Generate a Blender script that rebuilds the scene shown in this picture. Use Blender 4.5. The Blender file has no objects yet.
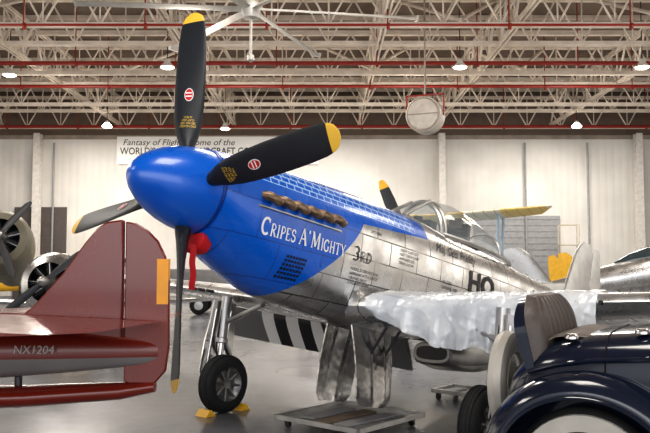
import bpy, math, random
from mathutils import Vector, Matrix, noise
random.seed(7)
D=bpy.data; C=bpy.context
COL=C.scene.collection
R=math.radians
# ------------------------------------------------------------------ materials
class NT:
    def __init__(s,name):
        s.m=D.materials.new(name); s.m.use_nodes=True
        s.t=s.m.node_tree; s.n=s.t.nodes; s.l=s.t.links
        s.b=s.n.get('Principled BSDF'); s.tc=None
    def co(s):
        if not s.tc: s.tc=s.n.new('ShaderNodeTexCoord')
        return s.tc.outputs['Object']
    def put(s,sock,v):
        if isinstance(v,(int,float)): sock.default_value=v
        elif isinstance(v,(tuple,list)): sock.default_value=(*v,1) if len(v)==3 and sock.type=='RGBA' else v
        else: s.l.new(v,sock)
    def M(s,op,a,b=0.0,c=None):
        n=s.n.new('ShaderNodeMath'); n.operation=op
        s.put(n.inputs[0],a); s.put(n.inputs[1],b)
        if c is not None: s.put(n.inputs[2],c)
        return n.outputs[0]
    def xyz(s,v=None):
        n=s.n.new('ShaderNodeSeparateXYZ'); s.l.new(v or s.co(),n.inputs[0]); return n.outputs
    def comb(s,x,y,z=0.0):
        n=s.n.new('ShaderNodeCombineXYZ'); s.put(n.inputs[0],x); s.put(n.inputs[1],y); s.put(n.inputs[2],z); return n.outputs[0]
    def mix(s,f,a,b):
        n=s.n.new('ShaderNodeMix'); n.data_type='RGBA'
        s.put(n.inputs['Factor'],f)
        s.put(n.inputs[6],a); s.put(n.inputs[7],b); return n.outputs[2]
    def noise(s,scale=5,detail=3,v=None,rough=.5):
        n=s.n.new('ShaderNodeTexNoise'); n.inputs['Scale'].default_value=scale; n.inputs['Detail'].default_value=detail
        n.inputs['Roughness'].default_value=rough
        s.l.new(v or s.co(),n.inputs['Vector']); return n.outputs['Fac']
    def ramp(s,f,a,b,lo=0.,hi=1.):
        n=s.n.new('ShaderNodeMapRange'); s.put(n.inputs[0],f); n.inputs[1].default_value=a; n.inputs[2].default_value=b
        n.inputs[3].default_value=lo; n.inputs[4].default_value=hi; return n.outputs[0]
    def bump(s,h,st=.2,dist=.02):
        n=s.n.new('ShaderNodeBump'); n.inputs['Strength'].default_value=st; n.inputs['Distance'].default_value=dist
        s.l.new(h,n.inputs['Height']); s.l.new(n.outputs[0],s.b.inputs['Normal'])
    def brick(s,v,w,h,mortar,c1,c2,cm,off=.5):
        n=s.n.new('ShaderNodeTexBrick'); s.l.new(v,n.inputs['Vector']); n.offset=off
        n.inputs['Scale'].default_value=1; n.inputs['Brick Width'].default_value=w; n.inputs['Row Height'].default_value=h
        n.inputs['Mortar Size'].default_value=mortar; n.inputs['Mortar Smooth'].default_value=0.1
        s.put(n.inputs['Color1'],c1); s.put(n.inputs['Color2'],c2); s.put(n.inputs['Mortar'],cm)
        return n
_mc={}
def mat(name,col,rough=.5,metal=0.,var=.12,scale=6.,bump=0.,coat=0.,emit=None,es=1.):
    if name in _mc: return _mc[name]
    t=NT(name); n=t.noise(scale,4)
    c1=tuple(max(0,c*(1-var)) for c in col); c2=tuple(min(1,c*(1+var)) for c in col)
    t.l.new(t.mix(t.ramp(n,.3,.7),c1,c2),t.b.inputs['Base Color'])
    t.b.inputs['Metallic'].default_value=metal
    t.l.new(t.ramp(n,.3,.7,max(0,rough*.85),min(1,rough*1.15)),t.b.inputs['Roughness'])
    t.b.inputs['Coat Weight'].default_value=coat; t.b.inputs['Coat Roughness'].default_value=.06
    if bump: t.bump(n,bump,.02)
    if emit: 
        t.b.inputs['Emission Color'].default_value=(*emit,1); t.b.inputs['Emission Strength'].default_value=es
    _mc[name]=t.m; return t.m
# ------------------------------------------------------------------ mesh builder
class MB:
    def __init__(s): s.v=[];s.f=[];s.mi=[];s.m=0
    def add(s,vs,fs,mi=None):
        o=len(s.v); s.v+= [Vector(v) for v in vs]
        for f in fs: s.f.append([i+o for i in f]); s.mi.append(s.m if mi is None else mi)
    def box(s,c,d,rot=None,mi=None,taper=1.0):
        c=Vector(c); vs=[]
        for z in(-1,1):
            k=1 if z<0 else taper
            for y in(-1,1):
                for x in(-1,1):
                    p=Vector((x*d[0]/2*k,y*d[1]/2*k,z*d[2]/2))
                    if rot is not None: p=rot@p
                    vs.append(c+p)
        s.add(vs,[(0,2,3,1),(4,5,7,6),(0,1,5,4),(2,6,7,3),(0,4,6,2),(1,3,7,5)],mi)
    def rings(s,rings,cap=True,closed=False,mi=None,loop=False):
        n=len(rings[0]); vs=[p for r in rings for p in r]; fs=[]
        L=len(rings)
        for i in range(L if loop else L-1):
            a=i*n;b=((i+1)%L)*n
            for j in range(n): 
                k=(j+1)%n; fs.append((a+j,a+k,b+k,b+j))
        if cap and not loop: fs.append(tuple(range(n))[::-1]); fs.append(tuple(range((L-1)*n,L*n)))
        s.add(vs,fs,mi)
    def cyl(s,a,b,r,r2=None,n=12,mi=None,cap=True):
        a=Vector(a);b=Vector(b); r2=r if r2 is None else r2
        d=(b-a).normalized(); x=d.orthogonal().normalized(); y=d.cross(x)
        s.rings([[a+(x*math.cos(t)+y*math.sin(t))*r for t in [2*math.pi*i/n for i in range(n)]],
                 [b+(x*math.cos(t)+y*math.sin(t))*r2 for t in [2*math.pi*i/n for i in range(n)]]],cap,mi=mi)
    def tube(s,pts,r,n=8,mi=None,closed=False):
        pts=[Vector(p) for p in pts]; rr=[]; px=None
        for i,p in enumerate(pts):
            if closed: d=(pts[(i+1)%len(pts)]-pts[i-1]).normalized()
            else: d=(pts[min(i+1,len(pts)-1)]-pts[max(i-1,0)]).normalized()
            x=(px-d*px.dot(d)).normalized() if px is not None else d.orthogonal().normalized()
            px=x; y=d.cross(x); rad=r[i] if isinstance(r,(list,tuple)) else r
            rr.append([p+(x*math.cos(t)+y*math.sin(t))*rad for t in [2*math.pi*k/n for k in range(n)]])
        s.rings(rr,mi=mi,loop=closed)
    def lathe(s,prof,o=(0,0,0),axis=(0,0,1),n=32,mi=None,cap=True,loop=False):
        o=Vector(o);d=Vector(axis).normalized(); x=d.orthogonal().normalized(); y=d.cross(x)
        s.rings([[o+d*h+(x*math.cos(t)+y*math.sin(t))*max(r,1e-4) for t in [2*math.pi*i/n for i in range(n)]] for r,h in prof],mi=mi,cap=cap,loop=loop)
    def prism(s,poly,th,fn,mi=None):
        n=len(poly); vs=[fn(p[0],p[1],-th/2) for p in poly]+[fn(p[0],p[1],th/2) for p in poly]
        fs=[tuple(range(n))[::-1],tuple(range(n,2*n))]+[(i,(i+1)%n,(i+1)%n+n,i+n) for i in range(n)]
        s.add(vs,fs,mi)
    def grid(s,pts,mi=None):
        r=len(pts);c=len(pts[0]); s.add([p for q in pts for p in q],[(i*c+j,i*c+j+1,(i+1)*c+j+1,(i+1)*c+j) for i in range(r-1) for j in range(c-1)],mi)
    def done(s,name,mats,parent=None,mx=None,smooth=35,label=None,cat=None,group=None,kind=None,bevel=0,fix=True):
        me=D.meshes.new(name); me.from_pydata([tuple(v) for v in s.v],[],s.f)
        if not isinstance(mats,(list,tuple)): mats=[mats]
        for m in mats: me.materials.append(m)
        for p,i in zip(me.polygons,s.mi): p.material_index=i
        me.update()
        if fix:
            import bmesh
            bm=bmesh.new(); bm.from_mesh(me); bmesh.ops.recalc_face_normals(bm,faces=bm.faces); bm.to_mesh(me); bm.free()
        if smooth:
            for p in me.polygons: p.use_smooth=True
            me.set_sharp_from_angle(angle=R(smooth))
        o=D.objects.new(name,me); COL.objects.link(o)
        if parent: o.parent=parent
        if mx is not None: o.matrix_local=mx
        if bevel:
            b=o.modifiers.new('bevel','BEVEL'); b.width=bevel; b.segments=2; b.limit_method='ANGLE'
        meta(o,label,cat,group,kind); return o
def meta(o,label=None,cat=None,group=None,kind=None):
    if label:o['label']=label
    if cat:o['category']=cat
    if group:o['group']=group
    if kind:o['kind']=kind
def empty(name,mx,label=None,cat=None,group=None,parent=None):
    o=D.objects.new(name,None); COL.objects.link(o); o.empty_display_size=.1
    if parent: o.parent=parent
    o.matrix_local=mx; meta(o,label,cat,group); return o
def T(x,y,z): return Matrix.Translation((x,y,z))
def Rz(d): return Matrix.Rotation(R(d),4,'Z')
def Ry(d): return Matrix.Rotation(R(d),4,'Y')
def Rx(d): return Matrix.Rotation(R(d),4,'X')
def textmesh(s,size,shear=0,sub=0,bold=0.0,space=1.0,align='LEFT'):
    c=D.curves.new('t','FONT'); c.body=s; c.size=size; c.shear=shear; c.offset=bold; c.space_character=space; c.align_x=align; c.resolution_u=3
    o=D.objects.new('t',c); COL.objects.link(o); C.view_layer.update()
    me=D.meshes.new_from_object(o.evaluated_get(C.evaluated_depsgraph_get()))
    vs=[tuple(v.co) for v in me.vertices]; fs=[tuple(p.vertices) for p in me.polygons]
    D.objects.remove(o); D.curves.remove(c); D.meshes.remove(me); return vs,fs
def wrapfaces(b,vs,fs,fn,mi=None): b.add([fn(v[0],v[1]) for v in vs],fs,mi)
# ------------------------------------------------------------------ colours
white=mat('white_paint',(.70,.67,.63),.5)
steelW=mat('painted_roof_steel',(.72,.64,.555),.5,var=.15,scale=2)
steelD=mat('dark_brown_steel',(.34,.29,.245),.6,var=.2,scale=2)  # darker brown steel for the wall trim and drum fittings
fanm=mat('grey_fan_metal',(.45,.43,.40),.5,.2)
redpipe=mat('red_pipe_paint',(.27,.024,.015),.45)
chrome=mat('polished_aluminium',(.80,.79,.775),.2,1.,.1,3,bump=.03)
dullal=mat('dull_aluminium',(.48,.475,.465),.35,.9,.2,5,bump=.05)
black=mat('black_paint',(.012,.012,.014),.35)
rubber=mat('black_rubber',(.015,.015,.016),.75,bump=.1,scale=40)
yellow=mat('yellow_paint',(.80,.45,.03),.4)
BLUE=(.0012,.115,.58)
blue=mat('gloss_blue_paint',BLUE,.3,coat=.3,var=.06,scale=2)
red=mat('bright_red_fabric',(.60,.012,.02),.7,bump=.2,scale=25)
darkred=mat('deep_red_lacquer',(.155,.015,.007),.26,coat=.25,var=.15,scale=2)
orange=mat('orange_paint',(.80,.34,.02),.4)
greyp=mat('grey_paint',(.30,.30,.31),.5)
dgrey=mat('dark_grey_metal',(.05,.05,.055),.45,.5)
tan=mat('olive_tan_paint',(.17,.155,.115),.5)
wood=mat('weathered_wood',(.20,.15,.11),.8,bump=.3,scale=12)
cream=mat('cream_enamel',(.60,.53,.42),.35,coat=.4)
letw=mat('white_lettering',(.85,.85,.85),.5,var=.03)
letb=mat('black_lettering',(.02,.02,.025),.5)
lety=mat('yellow_stencil',(.75,.5,.05),.5)
lred=mat('red_emblem',(.55,.02,.02),.4)
paleblue=mat('pale_blue_paint',(.30,.42,.54),.4)
navy=mat('midnight_blue_lacquer',(.009,.014,.030),.16,coat=.55,var=.1)
leather=mat('brown_leather',(.092,.074,.065),.5,bump=.2,scale=30)
burnt=mat('heat_stained_steel',(.24,.165,.11),.42,.75,.4,14)
# ------------------------------------------------------------------ room
BW=35.0; SW=21.0; CH=9.9; FR=-12.0
def floor_mat():
    t=NT('polished_concrete'); n=t.noise(.35,6); n2=t.noise(6,5)
    f=t.M('ADD',t.M('MULTIPLY',n,.8),t.M('MULTIPLY',n2,.2))
    t.l.new(t.mix(t.ramp(f,.35,.65),(.17,.175,.19),(.26,.265,.285)),t.b.inputs['Base Color'])
    t.l.new(t.ramp(n,.3,.7,.16,.30),t.b.inputs['Roughness']); t.bump(n2,.02,.01); return t.m
def wall_mat():
    t=NT('corrugated_white_wall'); x=t.xyz()
    w=t.M('ABSOLUTE',t.M('SINE',t.M('MULTIPLY',t.M('ADD',x[0],x[1]),9.)))
    t.l.new(t.mix(t.ramp(t.noise(.6,4),.3,.7),(.64,.62,.58),(.78,.76,.72)),t.b.inputs['Base Color'])
    t.b.inputs['Roughness'].default_value=.6; t.bump(w,.3,.03); return t.m
def ceil_mat():
    t=NT('roof_deck_insulation'); x=t.xyz()
    w=t.M('ABSOLUTE',t.M('SINE',t.M('MULTIPLY',x[0],6.)))
    t.l.new(t.mix(t.ramp(t.noise(.5,4),.3,.7),(.13,.095,.073),(.20,.15,.118)),t.b.inputs['Base Color'])
    t.b.inputs['Roughness'].default_value=.8; t.bump(w,.5,.05); return t.m
wm=wall_mat()
def slab(name,c,d,m):
    b=MB(); b.box(c,d); return b.done(name,m,smooth=0,kind='structure')
slab('floor',(0,(BW+FR)/2,-.1),(2*SW,BW-FR,.2),floor_mat())
slab('ceiling',(0,(BW+FR)/2,CH+.1),(2*SW,BW-FR,.2),ceil_mat())
slab('wall_back',(0,BW+.1,CH/2),(2*SW,.2,CH),wm)
slab('wall_left',(-SW-.1,(BW+FR)/2,CH/2),(.2,BW-FR,CH),wm)
slab('wall_right',(SW+.1,(BW+FR)/2,CH/2),(.2,BW-FR,CH),wm)
slab('baseboard_back',(0,BW-.03,.15),(2*SW,.06,.3),greyp)
slab('trim_1',(0,BW-.05,7.68),(2*SW,.1,.18),steelD)
b=MB(); b.box((0,BW-.03,8.83),(2*SW,.05,2.12)); b.done('trim_2',mat('brown_wall_insulation',(.17,.13,.105),.8),smooth=0,kind='structure')
b=MB(); b.box((8.9,BW-.06,2.0),(4.0,.12,4.0))
for i in range(14): b.box((8.9,BW-.13,.2+i*.28),(3.9,.03,.03))
b.done('door_1',greyp,smooth=0,kind='structure')
b=MB(); b.box((-13.2,BW-.06,2.2),(2.4,.12,4.4)); b.done('door_2',mat('dark_door',(.10,.085,.08),.5),smooth=0,kind='structure')
def column(x,y=BW-.35,w=.3):
    b=MB(); b.box((0,-.17,3.9),(w,.03,7.8)); b.box((0,.17,3.9),(w,.03,7.8)); b.box((0,0,3.9),(.03,.34,7.8)); b.box((0,0,.02),(w+.1,.44,.04))
    return b.done('wall_column',white,mx=T(x,y,0),smooth=0,label='white steel H column against the hangar wall',cat='column',group='hangar wall columns')
for x in(-19,-13.3,5.4,14.5): column(x)
for x in(-12.6,9.3,12.2):
    b=MB(); b.cyl((0,0,.3),(0,0,7.4),.05,n=8); b.box((0,-.05,1.5),(.35,.15,.5)); b.done('wall_conduit',greyp,mx=T(x,BW-.2,0),label='thin grey electrical conduit with junction box on the wall',cat='conduit',group='wall conduits')
# ------------------------------------------------------------------ roof structure
def truss(L,z0,z1,pitch,r=.05,axis='X'):
    b=MB(); n=int(L/pitch)
    def P(s,z,o=0): return (s,o,z) if axis=='X' else (o,s,z)
    for o in(-.06,.06):
        for z in(z0,z1):
            c=P(0,z,o); d=(L,.05,.12) if axis=='X' else (.05,L,.12); b.box(c,d)
    for i in range(n):
        a=-L/2+i*pitch
        b.cyl(P(a,z0),P(a+pitch/2,z1),r*.6,n=6); b.cyl(P(a+pitch/2,z1),P(a+pitch,z0),r*.6,n=6)
        b.cyl(P(a,z0),P(a,z1),r*.45,n=6)
    return b
proto=truss(2*SW-.2,0,1.35,1.5)
first=None
for i,(y,z) in enumerate([(13.6,8.),(16.5,8.25),(19.4,8.),(21.9,8.25),(24.4,8.),(26.9,8.25),(29.2,8.),(31.4,8.2),(33.6,7.9)]):
    if first is None:
        first=proto.done('roof_truss',steelW,mx=T(0,y,z),smooth=0); o=first
    else:
        o=first.copy(); COL.objects.link(o); o.matrix_local=T(0,y,z)
    meta(o,'cream painted open-web steel truss spanning the hangar roof','roof truss','cross roof trusses')
proto=truss(24,0,1.2,1.6,axis='Y',r=.07); first=None
for x in(-15,-9.5,-4.2,1.6,5.2,10.5,15.5):
    if first is None: first=proto.done('roof_joist',steelW,mx=T(x,22.7,8.22),smooth=0); o=first
    else: o=first.copy(); COL.objects.link(o); o.matrix_local=T(x,22.7,8.22)
    meta(o,'steel lattice joist running along the hangar roof','roof joist','long roof joists')
b=MB(); b.box((0,0,0),(2*SW-.3,.07,.16)); first=None
for i in range(14):
    y=12.35+i*1.7
    if first is None: first=b.done('purlin',steelW,mx=T(0,y,9.81),smooth=0); o=first
    else: o=first.copy(); COL.objects.link(o); o.matrix_local=T(0,y,9.81)
    meta(o,'light steel purlin under the roof deck','purlin','roof purlins')
for k,(x,y) in enumerate([(-10.5,19.6),(-3.4,19.6),(3.6,19.6),(9.5,19.6),(-6.5,24.6),(1.5,24.6),(6.5,24.6)]):
    b=MB(); b.cyl((-.0,0,0),(1.6,2.6,1.5),.055,n=8); b.cyl((0,0,0),(-1.6,2.6,1.5),.055,n=8)
    b.done('sway_brace',steelW,mx=T(x,y,8.2),label='V-shaped steel sway brace between roof trusses',cat='brace',group='roof braces')
for (y,z,r) in [(18.9,7.84,.035),(22.9,7.93,.065),(26.4,8.05,.06),(32.6,7.75,.07)]:
    b=MB(); b.cyl((-SW+.1,0,0),(SW-.1,0,0),r,n=10)
    for i in range(12):
        x=-17+i*3.1; b.cyl((x,0,-.12),(x,0,.0),.03,n=8); b.cyl((x,0,0),(x,0,CH-z-.01),.018,n=6); b.lathe([(.09,0),(.09,.05)],(x,0,-.03),(1,0,0),n=10)
    b.done('sprinkler_pipe',redpipe,mx=T(0,y,z),label='red fire sprinkler pipe hung beneath the roof',cat='pipe',group='red sprinkler pipes')
# high bay lamps
lampE=mat('lamp_glow',(.9,.9,.85),.5,emit=(1,.95,.86),es=9)
lampp=[(165,65,22.2),(105,126,31),(224,128,31),(462,65,22.2),(5,73,23.6),(579,126,31),(647,65,22.2)]
proto=None
for (px,py,d) in lampp:
    x=(px-325)/754*d; z=1.73+(265-py)/754*d
    o=empty('high_bay_lamp',T(x,d,z),'white high bay lamp hanging from the roof','lamp','hangar high bay lamps')
    if proto is None:
        b=MB(); b.lathe([(.02,.26),(.08,.24),(.10,.14),(.13,.11),(.22,0),(.20,.0),(.11,.10),(.0,.12)],n=20)
        s=b.done('lamp_shade',white,parent=o); b=MB(); b.lathe([(.0,.03),(.19,.02),(.19,-.02),(.14,-.04),(0,-.05)],n=20); e=b.done('lamp_lens',lampE,parent=o)
        Z0=CH-z-.002
        b=MB(); b.cyl((0,0,.0),(0,0,Z0),.015,n=6); hh=b.done('lamp_rod',dgrey,parent=o); proto=(s,e,hh)
    else:
        for q in proto:
            c=q.copy(); COL.objects.link(c); c.parent=o
            if q is proto[2]: c.scale=(1,1,(CH-z-.002)/Z0)
# ceiling fan
fan=empty('ceiling_fan',T(-1.5,15,6.9),'large slow industrial ceiling fan hanging from the roof','ceiling fan')
b=MB(); b.lathe([(0,-.2),(.16,-.18),(.2,0),(.16,.12),(.08,.2),(.08,.4),(0,.4)],n=24); b.cyl((0,0,.3),(0,0,2.995),.05); b.cyl((0,0,-.2),(0,0,-1.0),.03); b.lathe([(0,-1.1),(.07,-1.05),(.07,-.95),(0,-.9)],n=12)
b.done('fan_hub',fanm,parent=fan)
for i in range(6):
    b=MB(); 
    rr=[]
    for j in range(12):
        s=.15+j*.3; w=.09
        rr.append([Vector((s,y,z-.012*s*s*.3)) for y,z in((-w,-.02),(-w*.3,.03),(w*.5,.03),(w,.0),(w*.4,-.01),(-w*.3,-.02))])
    b.rings(rr); b.box((3.45,0,-.03),(.03,.24,.1))
    b.done('fan_blade',fanm,parent=fan,mx=Rz(8+60*i)@Rx(8))
# hanging drum
d=20.; x=(424-325)/754*d; z=1.73+(265-113)/754*d
dr=empty('hanging_drum_heater',T(x,d,z)@Rz(-22),'round cream drum fan with bracket hanging from the roof','drum fan')
b=MB(); b.lathe([(0,-.05),(.2,-.045),(.40,-.02),(.42,0),(.47,0),(.49,.04),(.49,.5),(.45,.6),(0,.62)],(0,0,0),(0,1,0),n=36); b.done('drum_housing',mat('drum_cream',(.55,.50,.45),.5),parent=dr)
b=MB(); b.tube([(.44*math.cos(t),-.03,.44*math.sin(t)) for t in [i*math.pi/16 for i in range(32)]],.014,n=6,closed=True); b.box((0,-.07,0),(.84,.02,.02)); b.done('drum_grille',steelD,parent=dr)
b=MB(); b.box((-.51,.25,.28),(.03,.08,.6)); b.box((.51,.25,.28),(.03,.08,.6)); b.box((0,.25,.56),(1.05,.08,.04)); b.done('drum_bracket',redpipe,parent=dr)
b=MB(); b.cyl((0,.25,.56),(0,.25,CH-z-.002),.025); b.done('drum_rod',steelD,parent=dr)
# ------------------------------------------------------------------ banner
ban=empty('wall_banner',T(-5.0,BW-.12,7.05),'white banner with dark lettering fixed to the wall','banner')
b=MB(); b.box((0,0,0),(9.4,.03,1.3)); b.done('banner_sheet',mat('banner_cloth',(.96,.95,.93),.7,var=.02),parent=ban,smooth=0)
def banner_line(txt,size,x0,width,z,shear,bold):
    vs,fs=textmesh(txt,size,shear=shear,bold=bold); a=min(v[0] for v in vs); k=width/(max(v[0] for v in vs)-a)
    b=MB(); wrapfaces(b,vs,fs,lambda x,y:(x0+(x-a)*k,-.03,y+z)); b.done('banner_lettering',mat('dark_green_ink',(.04,.055,.05),.6),parent=ban,smooth=0,fix=False)
banner_line("Fantasy of Flight... home of the",.40,-4.4,5.2,.24,.25,.0)
banner_line("WORLD'S GREATEST AIRCRAFT COLLECTION",.46,-4.55,7.8,-.19,0,.004)
def tyre_prof(ro,w,ri):
    p=[]
    for i in range(17):
        a=math.pi*i/16; 
        p.append((ri+(ro-ri)*(math.sin(a))**.6, -w/2*math.cos(a)))
    return p
# ------------------------------------------------------------------ fighter
yaw,tilt=R(41.2),R(10.3)
ax=Vector((math.sin(yaw)*math.cos(tilt),math.cos(yaw)*math.cos(tilt),-math.sin(tilt)))
ly=-Vector((math.cos(yaw),-math.sin(yaw),0)); uz=ax.cross(ly)
PM=Matrix(((ax.x,ly.x,uz.x,-1.188),(ax.y,ly.y,uz.y,6.368),(ax.z,ly.z,uz.z,2.378),(0,0,0,1)))
base=PM@Vector((2.3,0,-1.95)); base.z=0
root=empty('fighter_airplane',T(*base),'polished silver propeller fighter with blue nose and white nose lettering','airplane')
LM=T(-base.x,-base.y,-base.z)@PM
FS=[(.14,.385,-.40,.385,0,2.0),(.30,.40,-.53,.39,-.03,2.1),(.6,.415,-.66,.40,-.05,2.3),(.9,.43,-.76,.41,-.08,2.4),(1.3,.44,-.82,.42,-.1,2.5),
(1.8,.455,-.87,.43,-.1,2.5),(2.4,.46,-.90,.44,-.1,2.5),(3.0,.45,-.90,.45,-.1,2.4),(3.6,.42,-.90,.45,-.1,2.4),(4.4,.40,-.86,.44,-.1,2.3),(5.2,.36,-.78,.40,-.1,2.3),
(6.0,.31,-.62,.33,-.08,2.2),(7.0,.26,-.42,.24,-.03,2.1),(8.0,.22,-.27,.14,0,2.0),(8.8,.18,-.12,.06,.03,2),(9.15,.14,-.02,.02,.06,2)]
def fsec(s):
    s=max(FS[0][0],min(FS[-1][0],s))
    for i in range(len(FS)-1):
        if s<=FS[i+1][0]: break
    a,b_=FS[i],FS[i+1]; p=FS[max(i-1,0)]; q=FS[min(i+2,len(FS)-1)]
    t=(s-a[0])/(b_[0]-a[0]); out=[]
    for k in range(1,6):
        h=b_[0]-a[0]
        m0=(b_[k]-p[k])/(b_[0]-p[0])*h; m1=(q[k]-a[k])/(q[0]-a[0])*h
        out.append((2*t**3-3*t*t+1)*a[k]+(t**3-2*t*t+t)*m0+(-2*t**3+3*t*t)*b_[k]+(t**3-t*t)*m1)
    return out
def surf(s,u,off=0.0):
    top,bot,w,c,n=fsec(s); h=(top-c) if u>c else (c-bot); k=min(1,abs((u-c)/h))
    return -(w*(1-k**n)**(1/n)+off)
def fring(s,N=48,g=0):
    top,bot,w,c,n=fsec(s); r=[]
    for i in range(N):
        a=2*math.pi*i/N; ca,sa=math.cos(a),math.sin(a)
        y=(w+g)*math.copysign(abs(ca)**(2/n),ca); h=(top-c+g) if sa>=0 else (c-bot+g)
        r.append(Vector((s,y,c+h*math.copysign(abs(sa)**(2/n),sa))))
    return r
def fus_mat():
    t=NT('bare_metal_and_blue_fuselage'); x=t.xyz(); s,y,u=x[0],x[1],x[2]
    panel=t.brick(t.comb(s,u),.48,.24,.006,(.60,.595,.585),(.82,.81,.80),(.11,.11,.11))
    riv=t.brick(t.comb(s,u),.04,.24,.012,(0,0,0),(0,0,0),(1,1,1),0.)
    grime=t.noise(3.,5)
    metal=t.mix(t.ramp(grime,.42,.72),panel.outputs['Color'],(.48,.455,.43))
    q=t.M('POWER',t.M('MAXIMUM',t.M('MULTIPLY',t.M('SUBTRACT',.16,u),1/.9),0.0),1.5)
    lim=t.M('SUBTRACT',1.94,t.M('MULTIPLY',q,.92))
    m1=t.M('LESS_THAN',s,lim); m2=t.M('MULTIPLY',t.M('GREATER_THAN',u,t.ramp(s,1.9,3.0,.10,.18)),t.M('LESS_THAN',s,3.1))
    bl=t.M('MAXIMUM',m1,m2)
    ch=t.brick(t.comb(s,t.M('ADD',u,.02)),.10,.054,.0072,BLUE,BLUE,(.40,.60,.93))
    reg=t.M('MULTIPLY',t.M('MULTIPLY',t.M('GREATER_THAN',u,.195),t.M('LESS_THAN',u,.405)),t.M('MULTIPLY',t.M('GREATER_THAN',s,.32),t.M('LESS_THAN',s,2.85)))
    seam=t.brick(t.comb(s,u),.55,.32,.004,BLUE,BLUE,(.002,.04,.26))
    bc=t.mix(reg,seam.outputs['Color'],ch.outputs['Color'])
    t.l.new(t.mix(bl,metal,bc),t.b.inputs['Base Color'])
    t.l.new(t.M('MULTIPLY',t.M('SUBTRACT',1.,bl),.92),t.b.inputs['Metallic'])
    t.l.new(t.ramp(grime,.3,.75,.18,.40),t.b.inputs['Roughness'])
    t.l.new(t.M('MULTIPLY',bl,.3),t.b.inputs['Coat Weight']); t.b.inputs['Coat Roughness'].default_value=.05
    h=t.M('ADD',t.M('MULTIPLY',t.noise(5,2),.6),t.M('MULTIPLY',panel.outputs['Fac'],-.4)); t.bump(h,.4,.012)
    return t.m
fm=fus_mat()
b=MB(); ss=[.14+(9.15-.14)*i/110 for i in range(111)]
b.rings([fring(s) for s in ss]); b.done('fuselage',fm,root,LM)
sp=[(.0,-.56),(.05,-.55),(.10,-.525),(.16,-.47),(.22,-.39),(.28,-.28),(.325,-.16),(.355,-.03),(.372,.10),(.372,.115),(.34,.12)]
b=MB(); b.lathe(sp,(0,0,0),(1,0,0),n=56); b.done('spinner',blue,root,LM)
b=MB(); b.lathe([(.36,.105),(.379,.108),(.379,.135),(.36,.14)],(0,0,0),(1,0,0),n=56); b.done('spinner_backplate',mat('dark_blue_seam',(.003,.04,.25),.4),root,LM)
# propeller
prop=empty('propeller',LM,parent=root)
bm_=NT('black_blade_yellow_tip'); x=bm_.xyz(); tipm=bm_.M('GREATER_THAN',x[2],1.60)
n=bm_.noise(6,4); bm_.l.new(bm_.mix(tipm,bm_.mix(n,(.006,.008,.012),(.018,.022,.030)),(.85,.52,.06)),bm_.b.inputs['Base Color']); bm_.b.inputs['Roughness'].default_value=.45
BL=[(.28,.09,.075,54),(.36,.12,.07,52),(.48,.20,.05,48),(.62,.245,.036,43),(.8,.265,.028,38),(1.0,.275,.022,34),(1.2,.275,.018,30),(1.4,.265,.014,26),(1.55,.245,.011,23),(1.63,.21,.009,22),(1.68,.145,.006,22),(1.70,.06,.004,22)]
def bint(r):
    for i in range(len(BL)-1):
        if r<=BL[i+1][0]: break
    a,c=BL[i],BL[i+1]; t=max(0,min(1,(r-a[0])/(c[0]-a[0]))); return [a[k]+(c[k]-a[k])*t for k in(1,2,3)]
def bpt(r,c,side=0,off=0.):
    w,th,be=bint(r); be=R(be); cd=Vector((-math.sin(be),math.cos(be),0)); nn=-Vector((math.cos(be),math.sin(be),0))
    return Vector((0,0,r))+cd*c+nn*(side*(th*math.sqrt(max(0,1-(2*c/w)**2)) )+side*off)
b=MB(); rr=[]
RS=[.28+1.42*i/46 for i in range(47)]
for r in RS:
    w,th,be=bint(r); ring=[]
    for i in range(20):
        a=2*math.pi*i/20; c=w/2*math.cos(a); be_=R(be)
        cd=Vector((-math.sin(be_),math.cos(be_),0)); nn=-Vector((math.cos(be_),math.sin(be_),0))
        ring.append(Vector((0,0,r))+cd*c+nn*th*math.sin(a))
    rr.append(ring)
b.rings(rr)
dec=MB(); dec2=MB()
def ell(cx,cy,rx,ry,off,mi):
    N=24; vs=[bpt(cx,cy,1,off)]+[bpt(cx+ry*math.sin(2*math.pi*i/N),cy+rx*math.cos(2*math.pi*i/N),1,off) for i in range(N)]
    dec.add(vs,[(0,1+i,1+(i+1)%N) for i in range(N)],mi)
ell(.86,0,.041,.064,.003,0); ell(.86,0,.034,.056,.005,1)
for q in(-.016,.016): 
    vs=[bpt(.86+q+dx,dy,1,.007) for dx,dy in((-.006,-.028),(.006,-.028),(.006,.028),(-.006,.028))]; dec.add(vs,[(0,1,2,3)],0)
for k,(s_,off) in enumerate([("DRG NO 6523",.0),("SER NO 1187",.03),("CURT 6521",.06),("44 9011",.09)]):
    vs,fs=textmesh(s_,.03,align='CENTER')
    dec2.add([bpt(.56+off+ (-v[1]),v[0]*.75,1,.004) for v in vs],fs,0)
blo=None
for k in range(4):
    ph=.164+k*math.pi/2
    mx=Matrix.Rotation(-ph,4,'X')
    if blo is None:
        blo=b.done('propeller_blade',bm_.m,prop,mx); dco=dec.done('blade_emblem',[letw,lred],blo,smooth=0,fix=False); dc2=dec2.done('blade_stencil_lettering',lety,blo,smooth=0,fix=False)
    else:
        o=blo.copy(); COL.objects.link(o); o.matrix_local=mx
        for q in(dco,dc2): c=q.copy(); COL.objects.link(c); c.parent=o
    s=MB(); s.cyl((0,0,.2),(0,0,.34),.095,.09,n=20); s.done('blade_socket',black,prop,mx)
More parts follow.
